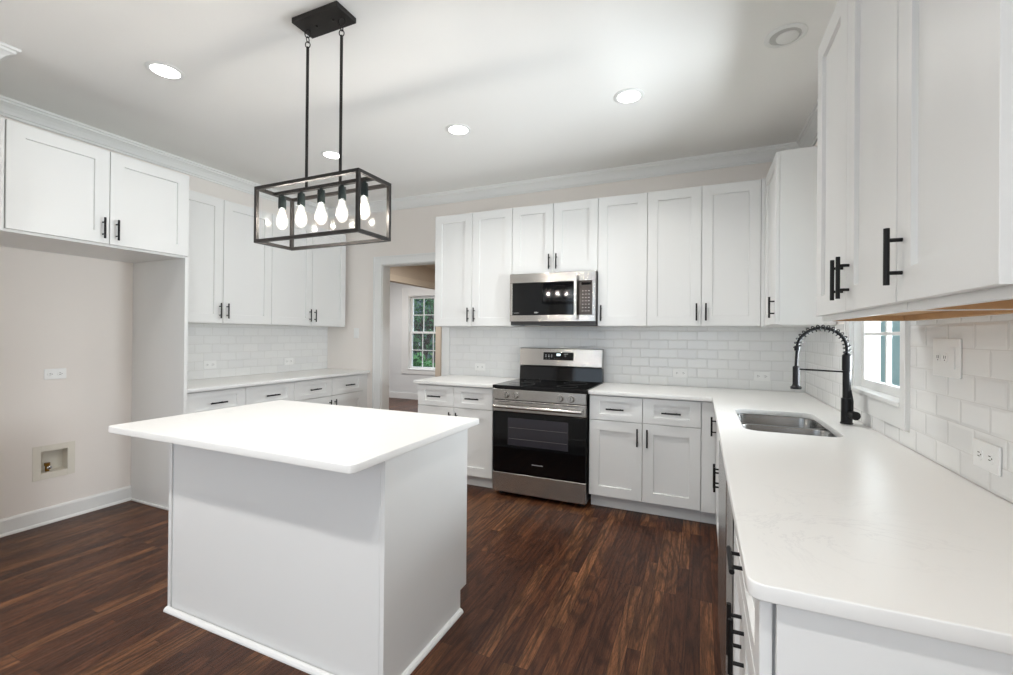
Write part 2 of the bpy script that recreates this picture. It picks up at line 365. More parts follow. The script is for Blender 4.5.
# cased opening to the next room
def casing():
    b = MB(); x0, x1, z1 = DOORH[0], DOORH[1], DOORH[3]
    for (a, c) in ((x0-.105, x0+.006), (x1-.006, x1+.088)):
        b.box(a, c, -.016, -.0005, 0, z1+.088)
    b.box(x0-.105, x0-.085, -.024, -.0161, 0, z1+.088); b.box(x0+.0065, x1-.0065, -.016, -.0005, z1-.006, z1+.088); b.box(x0-.0845, x1+.088, -.024, -.0165, z1+.07, z1+.088)
    b.box(x0+.0002, x0+.014, 0, .13, 0, z1-.0145); b.box(x1-.014, x1-.0002, 0, .13, 0, z1-.0145); b.box(x0+.0002, x1-.0002, 0, .13, z1-.014, z1-.0002)
    b.box(x0-.09, x0, .1305, .146, 0, z1+.088); b.box(x1, x1+.09, .1305, .146, 0, z1+.088); b.box(x0+.0005, x1-.0005, .1305, .146, z1, z1+.088)
    return b.build('door_1', TRIM, bevel=.003, kind='structure')
dc = casing()
MB().box(-3.288, -3.282, .02, .05, 1.29, 1.38).build('strike_plate', BLACK, dc)

# next room: passage wall with a wide opening, far wall with a sash window
MB().box(-9.0, -3.0, .13, 3.54, 2.585, 2.7).build('ceiling_hall', HALLW, kind='structure')
MB().box(-3.0, -2.88, .13, 3.54, 0, 2.7).build('wall_hall_right', HALLW, kind='structure')
wall('wall_hall', 'x', -5.4, -.12, .13, 3.54, 0, 2.585, [(.6, 3.36, 0, 2.21)], HALLW)
b = MB(); b.box(-5.3995, -5.388, .6, 3.5, 2.21, 2.315)
b.build('trim_2', mat('cream_trim_paint', rgb(222, 208, 188), .5), kind='structure')
FW = (-6.289, -5.40, .619, 2.128)
wall('wall_far', 'y', 3.54, .14, -9.0, -2.88, 0, 2.7, [(-6.289, -5.41, .619, 2.128)], FARW)
wall('wall_far_left', 'x', -9.0, -.12, .13, 3.68, 0, 2.7, [], FARW)
b = MB(); b.box(-9, -5.52, 3.524, 3.54, 0, .12); b.build('baseboard_far', TRIM, kind='structure')

# ------------------------------------------------------------------ windows
def sash_window(name, loc, rz, w, z0, z1, thick, cols, rows, jambd, cas, apron):
    """local frame: opening spans x 0..w, wall face at y=0, outside towards +y"""
    r = bpy.data.objects.new(name, None); COL.objects.link(r); r.location = loc; r.rotation_euler = (0, 0, rz); r['kind'] = 'structure'
    b = MB(); c = cas
    b.box(-c, 0, -.018, 0, z0-apron, z1+c).box(w, w+c, -.018, 0, z0-apron, z1+c).box(0, w, -.018, 0, z1, z1+c).box(0, w, -.016, 0, z0-apron, z0-.012)
    b.box(-c, -c+.014, -.024, -.018, z0-apron, z1+c).box(w+c-.014, w+c, -.024, -.018, z0-apron, z1+c)
    b.build('casing', TRIM, r, bevel=.002)
    b = MB(); b.box(0, .012, 0, thick, z0, z1).box(w-.012, w, 0, thick, z0, z1).box(.012, w-.012, 0, thick, z1-.012, z1); b.build('jamb', TRIM, r)
    b = MB(); b.box(-.01 if c < .075 else -.04, w+(.01 if c < .075 else .04), -.026, thick, z0-.014, z0+.006); b.build('window_sill', TRIM, r, bevel=.003)
    zm = (z0+z1)/2
    for nm, a, d, y in (('lower_sash', z0+.006, zm+.02, jambd), ('upper_sash', zm-.02, z1-.012, jambd+.034)):
        b = MB(); b.frame(.012, w-.012, a, d, .042, y, y+.032)
        for i in range(1, cols):
            x = .054+(w-.108)*i/cols; b.box(x-.008, x+.008, y+.006, y+.026, a+.042, d-.042)
        for j in range(1, rows):
            z = a+.042+(d-a-.084)*j/rows; b.box(.054, w-.054, y+.006, y+.026, z-.008, z+.008)
        s = b.build(nm, TRIM, r, bevel=.002)
        MB().box(.05, w-.05, y+.014, y+.018, a+.04, d-.04).build('pane', PANE, s)
    return r
sash_window('window_1', (0, WIN[1], 0), -R90, WIN[1]-WIN[0], WIN[2], WIN[3], .112, 2, 2, .032, .069, .10)
sash_window('window_2', (-6.289, 3.54, 0), 0, .879, .619, 2.128, .14, 3, 2, .04, .16, .10)

# ------------------------------------------------------------------ tile backsplashes (part of the walls)
UB = 1.416
MB().box(-3.178, -.0085, -.008, -.0005, .915, UB).build('trim_3', TILEX, kind='structure')
wall('trim_4', 'x', -.008, .0075, -3.19, -.0005, .915, UB, [(WIN[0]-.069, WIN[1]+.069, .975, UB)], TILEY)
MB().box(WX+.0005, WX+.008, -1.993, -.0005, .915, UB).build('trim_5', TILEY, kind='structure')

# ------------------------------------------------------------------ cabinets
G = .0022
def bar_pull(parent, x, z, vertical=True, y=0., L=.132):
    b = MB(); r = .0062; o = y-.029; h = L/2; q = .038
    if vertical:
        b.cyl((x, o, z-h), (x, o, z+h), r, 12)
        for s in (-q, q): b.cyl((x, o, z+s), (x, y+.001, z+s), .0046, 10)
    else:
        b.cyl((x-h, o, z), (x+h, o, z), r, 12)
        for s in (-q, q): b.cyl((x+s, o, z), (x+s, y+.001, z), .0046, 10)
    return b.build('handle', BLACK, parent, smooth=True)
def front(root, nm, x0, x1, z0, z1, handle=None, st=.075, rl=.075):
    o = MB().shaker(x0+G, x1-G, z0+G, z1-G, st, rl).build(nm, CAB, root)
    if handle: bar_pull(o, *handle)
    return o
def base_cab(loc, rz, w, label, drawers=1, doors=2, depth=.60, name='base_cabinet', dz=.69, top=.885, full_door=False, hz=.585, hside=None, dx0=0., dx1=None, kick=True, false_front=False):
    r = thing(name, loc, label, 'cabinet', rz); x1 = w if dx1 is None else dx1
    b = MB(); b.box(0, w, .0215, depth, .104, top-.0005)
    b.build('cabinet_box', CAB, r)
    if kick: MB().box(0, w, .085, depth, .0, .1035).build('toe_kick', CAB, r)
    x0 = dx0; d0 = top-.006
    if not full_door:
        n = drawers
        for i in range(n):
            a, c = x0+(x1-x0)*i/n, x0+(x1-x0)*(i+1)/n
            front(r, 'drawer_front' if false_front else 'drawer', a, c, dz, d0, None if false_front else ((a+c)/2, (dz+d0)/2-.004, False), st=.075, rl=.045)
    zt = d0 if full_door else dz
    for i in range(doors):
        a, c = x0+(x1-x0)*i/doors, x0+(x1-x0)*(i+1)/doors
        if doors == 2: hx = c-.035 if i == 0 else a+.035
        else: hx = a+.035 if hside == 'l' else c-.035
        front(r, 'door', a, c, .108, zt, (hx, hz, True))
    return r
def upper_cab(loc, rz, w, label, z0=UB, z1=2.496, doors=2, depth=.322, hside='l', ply=False, name='wall_cabinet', hz=None, low=False):
    z0 = z0-(.014 if ply else 0); r = thing(name, (loc[0], loc[1], z0), label, 'cabinet', rz); H = z1-z0; d0 = .018 if ply else .003
    if ply:
        b = MB(); t = .016
        b.box(0, t, .0215, depth, 0, H).box(w-t, w, .0215, depth, 0, H).box(t, w-t, .0215, .04, 0, H).box(t, w-t, depth-.01, depth, 0, H).box(t, w-t, .04, depth-.01, H-t, H)
        b.build('cabinet_box', CAB, r)
        MB().box(t, w-t, .04, depth-.01, .020, .032).build('underside_panel', PLY, r)
        MB().box(t, w-t, depth-.045, depth-.0105, .001, .0195).build('hanging_rail', PLY, r); MB().box(t+.0005, t+.012, .0405, depth-.046, .001, .0195).build('side_cleat', PLY, r); MB().box(w-t-.012, w-t-.0005, .0405, depth-.046, .001, .0195).build('side_cleat', PLY, r)
    else:
        MB().box(0, w, .0215, depth, 0, H).build('cabinet_box', CAB, r)
    hz = .11 if hz is None else hz
    for i in range(doors):
        a, c = w*i/doors, w*(i+1)/doors
        if doors == 2: hx = c-.033 if i == 0 else a+.033
        else: hx = a+.033 if hside == 'l' else c-.033
        front(r, 'door', a, c, d0, H, (hx, hz+(.014 if ply else 0), True))
    return r
FY = -.645      # face of the base doors in front of the back wall
# back wall, left of the range
base_cab((-3.130, FY, 0), 0, .765, 'white shaker base cabinet between the doorway and the range', drawers=2, doors=2, depth=.644)
# back wall, right of the range
base_cab((-1.536, FY, 0), 0, .797, 'white shaker base cabinet right of the range, two drawers over two doors', drawers=2, doors=2, depth=.644)
# corner
r = thing('corner_cabinet', (-.7385, FY, 0), 'white corner base cabinet with a narrow filler strip beside the two door cabinet', 'cabinet')
MB().box(0, .735, .0215, .644, .104, .8845).build('cabinet_box', CAB, r)
MB().box(.002, .0915, 0, .0205, .106, .879).build('filler_strip', CAB, r)
MB().box(0, .14, .085, .10, 0, .1035).build('toe_kick', CAB, r)
# right wall run: local x runs towards the camera
RX = -.645
def RB(y): return (RX, y, 0)
r = base_cab(RB(-.666), -R90, .262, 'narrow full height corner base door on the sink run, farthest from the camera', doors=1, full_door=True, hside='l', hz=.72, depth=.64)
def sink_base():
    r = thing('sink_cabinet', RB(-.93), 'white sink base cabinet under the double bowl sink beside the dishwasher', 'cabinet', -R90); w = .93
    b = MB(); b.box(0, w, .0215, .64, .104, .16).box(0, .018, .0215, .64, .16, .8845).box(w-.018, w, .0215, .64, .16, .8845).box(.018, w-.018, .0215, .04, .16, .8845)
    b.build('cabinet_box', CAB, r); MB().box(0, w, .085, .10, 0, .1035).build('toe_kick', CAB, r)
    front(r, 'drawer_front', 0, w, .69, .879, None, rl=.045)
    front(r, 'door', 0, w/2, .108, .69, (w/2-.035, .57, True)); front(r, 'door', w/2, w, .108, .69, (w/2+.035, .57, True))
sink_base()
near = base_cab(RB(-2.485), -R90, .655, 'white base cabinet at the near end of the sink run, drawer over two doors', drawers=1, doors=2, depth=.64, dx1=.668)
MB().box(-.6205, -.001, -3.170, -3.156, 0, .8845).build('end_panel', CAB)
adopt(bpy.data.objects['end_panel'], near)

# uppers on the back wall
BU = -.349
upper_cab((-3.149, BU, 0), 0, .824, 'two door white wall cabinet left of the microwave beside the doorway', depth=.340)
upper_cab((-2.325, BU, 0), 0, .783, 'short white wall cabinet directly above the microwave', z0=1.882, depth=.340, hz=.10)
upper_cab((-1.542, BU, 0), 0, .398, 'single door white wall cabinet immediately right of the microwave', doors=1, hside='l', depth=.340)
upper_cab((-1.144, BU, 0), 0, .798, 'two door white wall cabinet on the back wall next to the corner', depth=.340)
# corner one on the right wall
r = thing('wall_cabinet', (-.322, -.350, UB), 'white corner wall cabinet facing left, far side of the sink window', 'cabinet', -R90)
MB().box(-.34, .51, .0215, .314, 0, 1.08).build('cabinet_box', CAB, r)
MB().box(-.045, .000, -.0235, .0210, 0, 1.08).build('filler_strip', CAB, r)
front(r, 'door', .002, .51, .003, 1.08, (.51-.035, .11, True))
# near ones on the right wall
upper_cab((-.322, -1.935, 0), -R90, .797, 'large white double door wall cabinet beside the near side of the window', ply=True, depth=.314)
upper_cab((-.322, -2.734, 0), -R90, .398, 'nearest white wall cabinet at the right edge, one door with its handle on the left', doors=1, ply=True, depth=.314)

# left wall
LU = WX+.345
upper_cab((LU, -1.993, 0), R90, .953, 'white double door wall cabinet on the left wall next to the tall refrigerator panel', depth=.336)
upper_cab((LU, -1.040, 0), R90, .976, 'white double door wall cabinet on the left wall nearest the back corner', depth=.336)
LF = WX+.635
base_cab((LF, -1.993, 0), R90, .976, 'white base cabinet under the left counter beside the tall refrigerator panel', drawers=2, doors=2, depth=.634)
lb = base_cab((LF, -1.017, 0), R90, .941, 'white base cabinet under the left counter nearest the doorway', drawers=2, doors=2, depth=.634)
o = MB().box(WX+.001, LF-.012, -.0755, -.001, 0, .8845).build('filler_panel', CAB); adopt(o, lb)
o = MB().box(WX+.001, -4.237, -2.018, -1.9945, 0, 1.8845).build('tall_side_panel', CAB, bevel=.001); tall = o
o = MB().box(WX+.03, -4.25, -2.032, -2.0185, 0, .018).build('shoe_moulding', TRIM, bevel=.005); shoe = o
# over the refrigerator
r = thing('refrigerator_cabinet', (-4.236, -3.030, 1.885), 'deep white double door cabinet high above the empty refrigerator space', 'cabinet', R90)
MB().box(0, 1.035, .0215, .664, 0, .615).build('cabinet_box', CAB, r)
MB().box(0, .080, .004, .0205, 0, .615).build('filler_strip', CAB, r)
front(r, 'door', .084, .553, .013, .615, (.553-.036, .11, True)); front(r, 'door', .553, 1.036, .013, .615, (.553+.036, .11, True))

adopt(tall, r); adopt(shoe, tall); shoe.matrix_parent_inverse = Matrix.Identity(4)
# ------------------------------------------------------------------ countertops
CT0, CT1 = .8855, .915
def fillet(pts, rad):
    """pts with radius list"""
    out = []; n = len(pts)
    for i, p in enumerate(pts):
        r_ = rad[i]
        if not r_: out.append(p); continue
        p = Vector(p); a = (Vector(pts[i-1])-p).normalized(); c = (Vector(pts[(i+1) % n])-p).normalized()
        for k in range(7):
            t = k/6; q0 = p+a*r_; q1 = p+c*r_; out.append(tuple((q0*(1-t)**2+p*2*t*(1-t)+q1*t*t)))
    return out
SK = (-.560, -.175, -1.775, -1.105)
pts = fillet([(-1.540, -.009), (-1.540, -.668), (-.668, -.668), (-.668, -3.193), (-.0085, -3.193), (-.0085, -.009)], [0, .004, .004, .03, 0, 0])
o = slab('countertop', pts, CT0, CT1, QUARTZ, hole=rounded(SK[0], SK[1], SK[2], SK[3], .07)); tag(o, 'white quartz worktop running from the range round the corner to the sink and near end', 'countertop')
o = slab('countertop', fillet([(-3.165, -.009), (-3.165, -.668), (-2.352, -.668), (-2.352, -.009)], [0, .01, .003, 0]), CT0, CT1, QUARTZ); tag(o, 'short white quartz worktop between the doorway and the range', 'countertop')
o = slab('countertop', fillet([(WX+.0085, -1.9935), (WX+.668, -1.9935), (WX+.668, -.0015), (WX+.0085, -.0015)], [0, 0, .01, 0]), CT0, CT1, QUARTZ); tag(o, 'long white quartz worktop along the left wall', 'countertop')

# ------------------------------------------------------------------ island
isl = thing('kitchen_island', (-2.44, -2.44, 0), 'square white kitchen island with plain panelled sides standing on the dark floor', 'island')
def IB(): return MB()
ox, oy = -2.44, -2.44
def ib(b, x0, x1, y0, y1, z0, z1): b.box(x0-ox, x1-ox, y0-oy, y1-oy, z0, z1)
X0, X1, Y0, Y1, YT = -3.090, -1.800, -2.752, -2.125, -2.185
b = MB(); ib(b, X0+.02, X1-.02, Y0+.012, Y1, .105, .8845); ib(b, X0+.02, X1-.02, Y0+.012, YT, 0, .105); b.build('cabinet_box', CAB, isl)
b = MB(); ib(b, X0+.022, X1-.030, Y0+.006, Y0+.0115, .002, .8845); b.build('front_panel', CAB, isl)
for nm, xa, xb in (('side_panel', X1-.0195, X1), ('side_panel', X0, X0+.0195)):
    b = MB(); prof = [(Y0, 0), (YT, 0), (YT, .105), (Y1-.002, .105), (Y1-.002, .8845), (Y0, .8845)]
    b.loft([[(xa-ox, y-oy, z) for y, z in prof], [(xb-ox, y-oy, z) for y, z in prof]]); b.build(nm, CAB, isl)
b = MB(); ib(b, X1-.0295, X1-.020, Y0-.001, Y0+.011, 0, .8845); b.build('corner_strip', CAB, isl)
b = MB(); ib(b, X0-.0, X0+.0215, Y0-.001, Y0-.0002, 0, .8845); b.build('corner_strip', CAB, isl)
# quarter round at the foot
qr = [(0, .0), (.018, 0), (.0175, .007), (.0125, .0145), (.006, .018), (0, .019)]
def qsweep(path, par, name):
    b = MB(); rings = []
    for i, p in enumerate(path):
        p = Vector(p); d0 = (p-Vector(path[i-1])).normalized() if i else None; d1 = (Vector(path[i+1])-p).normalized() if i < len(path)-1 else None
        f = lambda d: Vector((d.y, -d.x))
        mt = f(d1) if d0 is None else f(d0) if d1 is None else (f(d0)+f(d1))/(1+f(d0).dot(f(d1)))
        rings.append([(p.x+mt.x*o-ox, p.y+mt.y*o-oy, z+.0005) for o, z in qr])
    b.loft(rings); return b.build(name, TRIM, par)
qsweep([(X0, Y0-.0015), (X1+.0005, Y0-.0015), (X1+.0005, YT)], isl, 'base_moulding')
for k in range(2):
    w = (X1-X0-.044)/2; xa = X1-.022-w*(k+1)-ox
    # the side towards the range, doors and drawers facing +y
    for nm, za, zb, hd in (('drawer', .69, .879, 0), ('door', .108, .69, 1)):
        bb = MB().shaker(-w/2+G, w/2-G, za+G, zb-G, .075, .045 if nm == 'drawer' else .075)
        bb.bm.transform(Matrix.Translation((xa+w/2, Y1+.0215-oy, 0)) @ Matrix.Rotation(math.pi, 4, 'Z'))
        d = bb.build(nm, CAB, isl)
        hb = MB(); yy = Y1+.0215+.032-oy; cx = xa+w/2
        if nm == 'drawer': hb.cyl((cx-.066, yy, .78), (cx+.066, yy, .78), .0062); [hb.cyl((cx+s, yy, .78), (cx+s, yy-.033, .78), .0046) for s in (-.038, .038)]
        else:
            hx = cx+(-w/2+.035 if k == 0 else w/2-.035); hb.cyl((hx, yy, .52), (hx, yy, .652), .0062); [hb.cyl((hx, yy, .586+s), (hx, yy-.033, .586+s), .0046) for s in (-.038, .038)]
        hb.build('handle', BLACK, d, smooth=True)
o = slab('countertop', [(p[0]-ox, p[1]-oy) for p in fillet([(-3.180, -2.961), (-1.766, -2.961), (-1.766, -2.062), (-3.180, -2.062)], [.025, .025, .01, .01])], CT0, CT1, QUARTZ)
o.location = (ox, oy, 0); tag(o, 'square white quartz worktop lying on the island with a front overhang', 'countertop')

# ------------------------------------------------------------------ range
def the_range():
    x0 = -2.345; w = .800; r = thing('electric_range', (x0, -.690, 0), 'freestanding stainless steel electric range with black glass oven door', 'stove')
    MB().box(.006, w-.006, .035, .66, .035, .893).build('range_body', DKST, r)
    for xx in (.05, w-.05):
        MB().cyl((xx, .08, 0), (xx, .08, .036), .018).build('foot', SLOT, r, smooth=True); MB().cyl((xx, .6, 0), (xx, .6, .036), .018).build('foot', SLOT, r, smooth=True)
    MB().box(.004, w-.004, 0, .034, .036, .198).build('storage_drawer', STEEL, r, bevel=.004)
    d = MB().box(.004, w-.004, .002, .034, .203, .700).build('oven_door', BGLASS, r, bevel=.003)
    MB().box(.140, .655, .0005, .0018, .430, .655).build('door_window', BGLASS2, d)
    b = MB()
    for z in (.485, .575): b.cyl((.15, -.0002, z), (.645, -.0002, z), .0012, 6)
    b.build('oven_rack', mat('grey_rack', rgb(120, 118, 118), .4), d)
    b = MB()
    for i in range(10):
        xx = .355+i*.0095; b.box(xx, xx+.006, .0012, .0019, .285, .291+(.002 if i in (0, 8) else 0))
    b.build('logo_print', LINE, d)
    t = MB().box(.004, w-.004, -.004, .034, .704, .797).build('door_rail', STEEL, d, bevel=.004)
    b = MB()
    for a, c in ((.05, .16), (.20, .36), (.385, .54), (.60, .74)): b.box(a, c, -.0048, -.0041, .783, .789)
    b.build('vent_slots', SLOT, t)
    b = MB(); b.tube([(.03, -.045, .75), (.1, -.049, .75), (w/2, -.052, .75), (w-.1, -.049, .75), (w-.03, -.045, .75)], .0150, 14)
    for xx in (.045, w-.045): b.cyl((xx, -.046, .75), (xx, -.003, .75), .011, 12)
    b.build('oven_handle', STEEL, d, smooth=True)
    p = MB().box(.004, w-.004, -.004, .035, .803, .888).build('control_panel', STEEL, r, bevel=.003)
    for xx in (.126, .211, .589, .678):
        k = MB().lathe((xx, -.004, .843), (0, -1, 0), [(0, .028), (.004, .0285), (.006, .025), (.022, .0225), (.026, .020)], 24).build('knob', STEEL, r, smooth=True)
        MB().box(xx-.0015, xx+.0015, -.0335, -.0302, .829, .857).build('pointer', SLOT, k)
    MB().box(0, w, -.008, .60, .8935, .921).build('cooktop', BGLASS, r, bevel=.004)
    for cx, cy, rr in ((.20, .16, .11), (.60, .16, .085), (.20, .42, .075), (.60, .42, .10)):
        b = MB(); b.tube([(cx+rr*math.cos(a*math.pi/24), cy+rr*math.sin(a*math.pi/24), .9213) for a in range(48)], .0008, 5, closed=True); b.build('burner_ring', DKST, r)
    b = MB(); pr = [(.601, .9005), (.601, 1.03), (.600, 1.05), (.588, 1.055), (.606, 1.213), (.615, 1.218), (.665, 1.218), (.665, .9005)]
    bg = MB(); b2 = [(.592, .9215), (.600, 1.040), (.665, 1.040), (.665, .9215)]
    bg.loft([[(.004, y, z) for y, z in b2], [(w-.004, y, z) for y, z in b2]]).build('lower_backguard', BGLASS, r)
    b.bm.free(); b = MB(); pr = [(.604, 1.0405), (.585, 1.055), (.602, 1.211), (.611, 1.2175), (.665, 1.2175), (.665, 1.0405)]
    g = b.loft([[(.004, y, z) for y, z in pr], [(w-.004, y, z) for y, z in pr]]).build('backguard', STEEL, r, bevel=.002)
    f = lambda z: .585+(z-1.055)/(1.211-1.055)*.017
    def panel(xa, xb, za, zb, out, m, nm, par):
        return MB().loft([[(xa, f(za)-out, za), (xb, f(za)-out, za), (xb, f(zb)-out, zb), (xa, f(zb)-out, zb)], [(xa, f(za)-out+.001, za), (xb, f(za)-out+.001, za), (xb, f(zb)-out+.001, zb), (xa, f(zb)-out+.001, zb)]]).build(nm, m, par)
    dd = panel(.243, .533, 1.108, 1.180, .0012, BGLASS, 'display', g)
    panel(.372, .408, 1.148, 1.168, .0024, DISP, 'clock_digits', dd)
    for k, (xx, za) in enumerate([(.262, 1.15), (.290, 1.15), (.318, 1.15), (.262, 1.135), (.290, 1.135), (.318, 1.135), (.445, 1.16), (.468, 1.163), (.45, 1.142), (.27, 1.118), (.30, 1.118), (.35, 1.118), (.375, 1.118), (.40, 1.118), (.425, 1.118)]):
        panel(xx, xx+(.012 if k < 9 else .004), za, za+(.006 if k < 9 else .003), .0024, LINE, 'key_print', dd)
the_range()

# ------------------------------------------------------------------ microwave
def microwave():
    x0 = -2.322; w = .777; r = thing('microwave', (x0, -.405, 1.428), 'stainless over-the-range microwave hung above the range', 'microwave')
    H = .453
    MB().box(.002, w-.002, .03, .396, 0, H-.001).build('microwave_body', DKST, r)
    b = MB(); b.box(.002, w-.002, .0, .029, .030, .085).box(.002, w-.002, 0, .029, .372, H-.002).box(.002, .028, 0, .029, .085, .372).box(w-.030, w-.002, 0, .029, .085, .372)
    b.build('door_frame', STEEL, r, bevel=.002)
    g = MB().box(.0285, .612, .004, .029, .0855, .3715).build('door_glass', BGLASS, r)
    b = MB()
    for i in range(9): b.box(.04+i*.006, .044+i*.006, .0032, .0039, .104, .108)
    b.build('brand_print', LINE, g)
    b = MB(); b.box(.236, .242, .0032, .0039, .102, .114).box(.246, .252, .0032, .0039, .102, .114).box(.256, .262, .0032, .0039, .102, .114).box(.236, .274, .0032, .0039, .107, .110); b.build('centre_print', LINE, g)
    p = MB().box(.6125, w-.0305, .004, .029, .0855, .3715).build('control_panel', mat('dark_control_glass', rgb(62, 56, 52), .25, metal=.6, spec=.5), r)
    MB().box(.655, .735, .003, .0039, .335, .358).build('display', BGLASS, p)
    b = MB()
    for i in range(3):
        for j in range(7): b.box(.662+i*.026, .672+i*.026, .0032, .0039, .115+j*.028, .119+j*.028)
    b.build('keypad_print', LINE, p)
    h = MB(); h.box(.602, .628, -.045, -.031, .045, .418).box(.606, .624, -.031, .0, .055, .080).box(.606, .624, -.031, .0, .385, .410)
    h.build('door_handle', STEEL, r, bevel=.005)
    MB().box(.05, w-.05, .015, .03, .012, .0295).build('vent_grille', SLOT, r)
    b = MB().box(.10, .22, .12, .22, -.003, -.0002).build('cooktop_light', PLATE, r)
    b = MB().box(.30, .70, .10, .25, -.003, -.0002).build('grease_filter', DKST, r)
microwave()

# ------------------------------------------------------------------ dishwasher
r = thing('dishwasher', (-.668, -1.868, 0), 'stainless dishwasher between the sink cabinet and the near base cabinet', 'dishwasher', -R90)
MB().box(.004, .609, .024, .60, .10, .880).build('tub_body', DKST, r)
d = MB().box(.004, .609, 0, .0235, .115, .879).build('dishwasher_door', STEEL, r, bevel=.003)
MB().box(.03, .58, .002, .02, .8792, .8825).build('control_strip', BGLASS, d)
MB().box(.006, .607, .085, .12, 0, .0995).build('toe_kick', SLOT, r)

# ------------------------------------------------------------------ sink
def sink():
    cx, cy = (SK[0]+SK[1])/2, (SK[2]+SK[3])/2; r = thing('kitchen_sink', (cx, cy, .70), 'undermount stainless double bowl sink set into the worktop by the window', 'sink')
    z = lambda v: v-.70
    xa, xb = SK[0]-cx-.006, SK[1]-cx+.006; L = (SK[3]-SK[2])/2+.006
    def basin(ya, yb):
        b = MB(); rings = []; R0 = .065
        for d, zz, rr in ((-.010, .884, R0+.01), (0, .884, R0), (.001, .88, R0), (.004, .74, R0), (.008, .722, R0-.005), (.02, .709, R0-.01), (.045, .704, R0-.03)):
            rings.append(rounded(xa+d, xb-d, ya+d, yb-d, max(.012, rr), 5, z(zz)))
        b.loft(rings, False, True); o = b.build('basin', SINKM, r, smooth=True); 
        s = o.modifiers.new('thick', 'SOLIDIFY'); s.thickness = .0012; s.offset = 1
        mx, my = (xa+xb)/2, (ya+yb)/2
        MB().lathe((mx, my, z(.7045)), (0, 0, 1), [(0, .042), (.0015, .042), (.0012, .030), (.0, .018)], 24, True, True).build('drain', CHROME, r, smooth=True)
    basin(-L, -.014); basin(.014, L)
    MB().box(xa+.04, xb-.04, -.0135, .0135, z(.868), z(.872)).build('divider_cap', SINKM, r)
sink()

# ------------------------------------------------------------------ faucet
def faucet():
    fx, fy = -.086, -1.391; r = thing('spring_faucet', (fx, fy, .9155), 'matte black spring neck pull-down faucet standing behind the sink', 'faucet')
    z = lambda v: v-.9155
    b = MB(); b.lathe((0, 0, 0), (0, 0, 1), [(0, .0265), (.006, .0265), (.008, .0235), (z(1.040), .0235), (z(1.043), .0175), (z(1.175), .0175), (z(1.178), .0205), (z(1.252), .0205), (z(1.255), .017), (z(1.262), .010)], 24)
    b.build('faucet_body', FAUC, r, smooth=True)
    b = MB(); d = Vector((.25, -.97, 0)).normalized(); b.lathe(Vector((0, 0, z(.966)))+d*.018, d, [(0, .014), (.03, .014), (.031, .0205), (.058, .0205), (.060, .018)], 20); v = b.build('valve_knob', FAUC, r, smooth=True)
    MB().tube([Vector((0, 0, z(.985)))+d*.045, Vector((0, 0, z(1.03)))+d*.048, Vector((-.004, 0, z(1.085)))+d*.040], [.005, .0042, .004], 8).build('lever', FAUC, r, smooth=True)
    # arch: half circle from the riser to the spray hose
    Rr = .104; zc = 1.282; path = [(0, 0, z(1.262)+k*.02/3) for k in range(3)]
    arc = [(-Rr+Rr*math.cos(a), 0, z(zc)+Rr*math.sin(a)) for a in [math.pi*i/40 for i in range(41)]]
    path = path+arc; down = [(-2*Rr, 0, z(zc-k*.01)) for k in range(1, 10)]; down = [(-2*Rr-.0005*k, 0, q[2]) for k, q in enumerate(down)]
    MB().tube(path+down, .0078, 10).build('hose', FAUC, r, smooth=True)
    # spring wire around the hose
    P = [Vector(p) for p in path]; L = [0]
    for a, c in zip(P, P[1:]): L.append(L[-1]+(c-a).length)
    tot = L[-1]; turns = 17; pts = []
    for i in range(turns*12+1):
        s = tot*i/(turns*12); k = max(j for j in range(len(L)) if L[j] <= s+1e-9); k = min(k, len(L)-2); t = (s-L[k])/(L[k+1]-L[k]); p = P[k].lerp(P[k+1], t); tg = (P[k+1]-P[k]).normalized()
        u = Vector((0, 1, 0)); w_ = tg.cross(u); a = 2*math.pi*i/12; pts.append(p+(u*math.cos(a)+w_*math.sin(a))*.0155)
    MB().tube(pts, .0027, 6).build('spring', FAUC, r, smooth=True)
    MB().lathe((-2*Rr, 0, z(zc-.012)), (0, 0, 1), [(0, .011), (0.001, .013), (.024, .013), (.026, .010)], 16).build('hose_clip', FAUC, r, smooth=True)
    MB().lathe((-2*Rr-.004, 0, z(1.075)), (0, 0, 1), [(0, .0245), (.010, .0255), (.016, .018), (.024, .0155), (.112, .0155), (.118, .009)], 20).build('spray_head', FAUC, r, smooth=True)
    MB().cyl((-.015, 0, z(1.170)), (-2*Rr+.008, 0, z(1.176)), .0042, 10).build('support_arm', FAUC, r, smooth=True)
faucet()

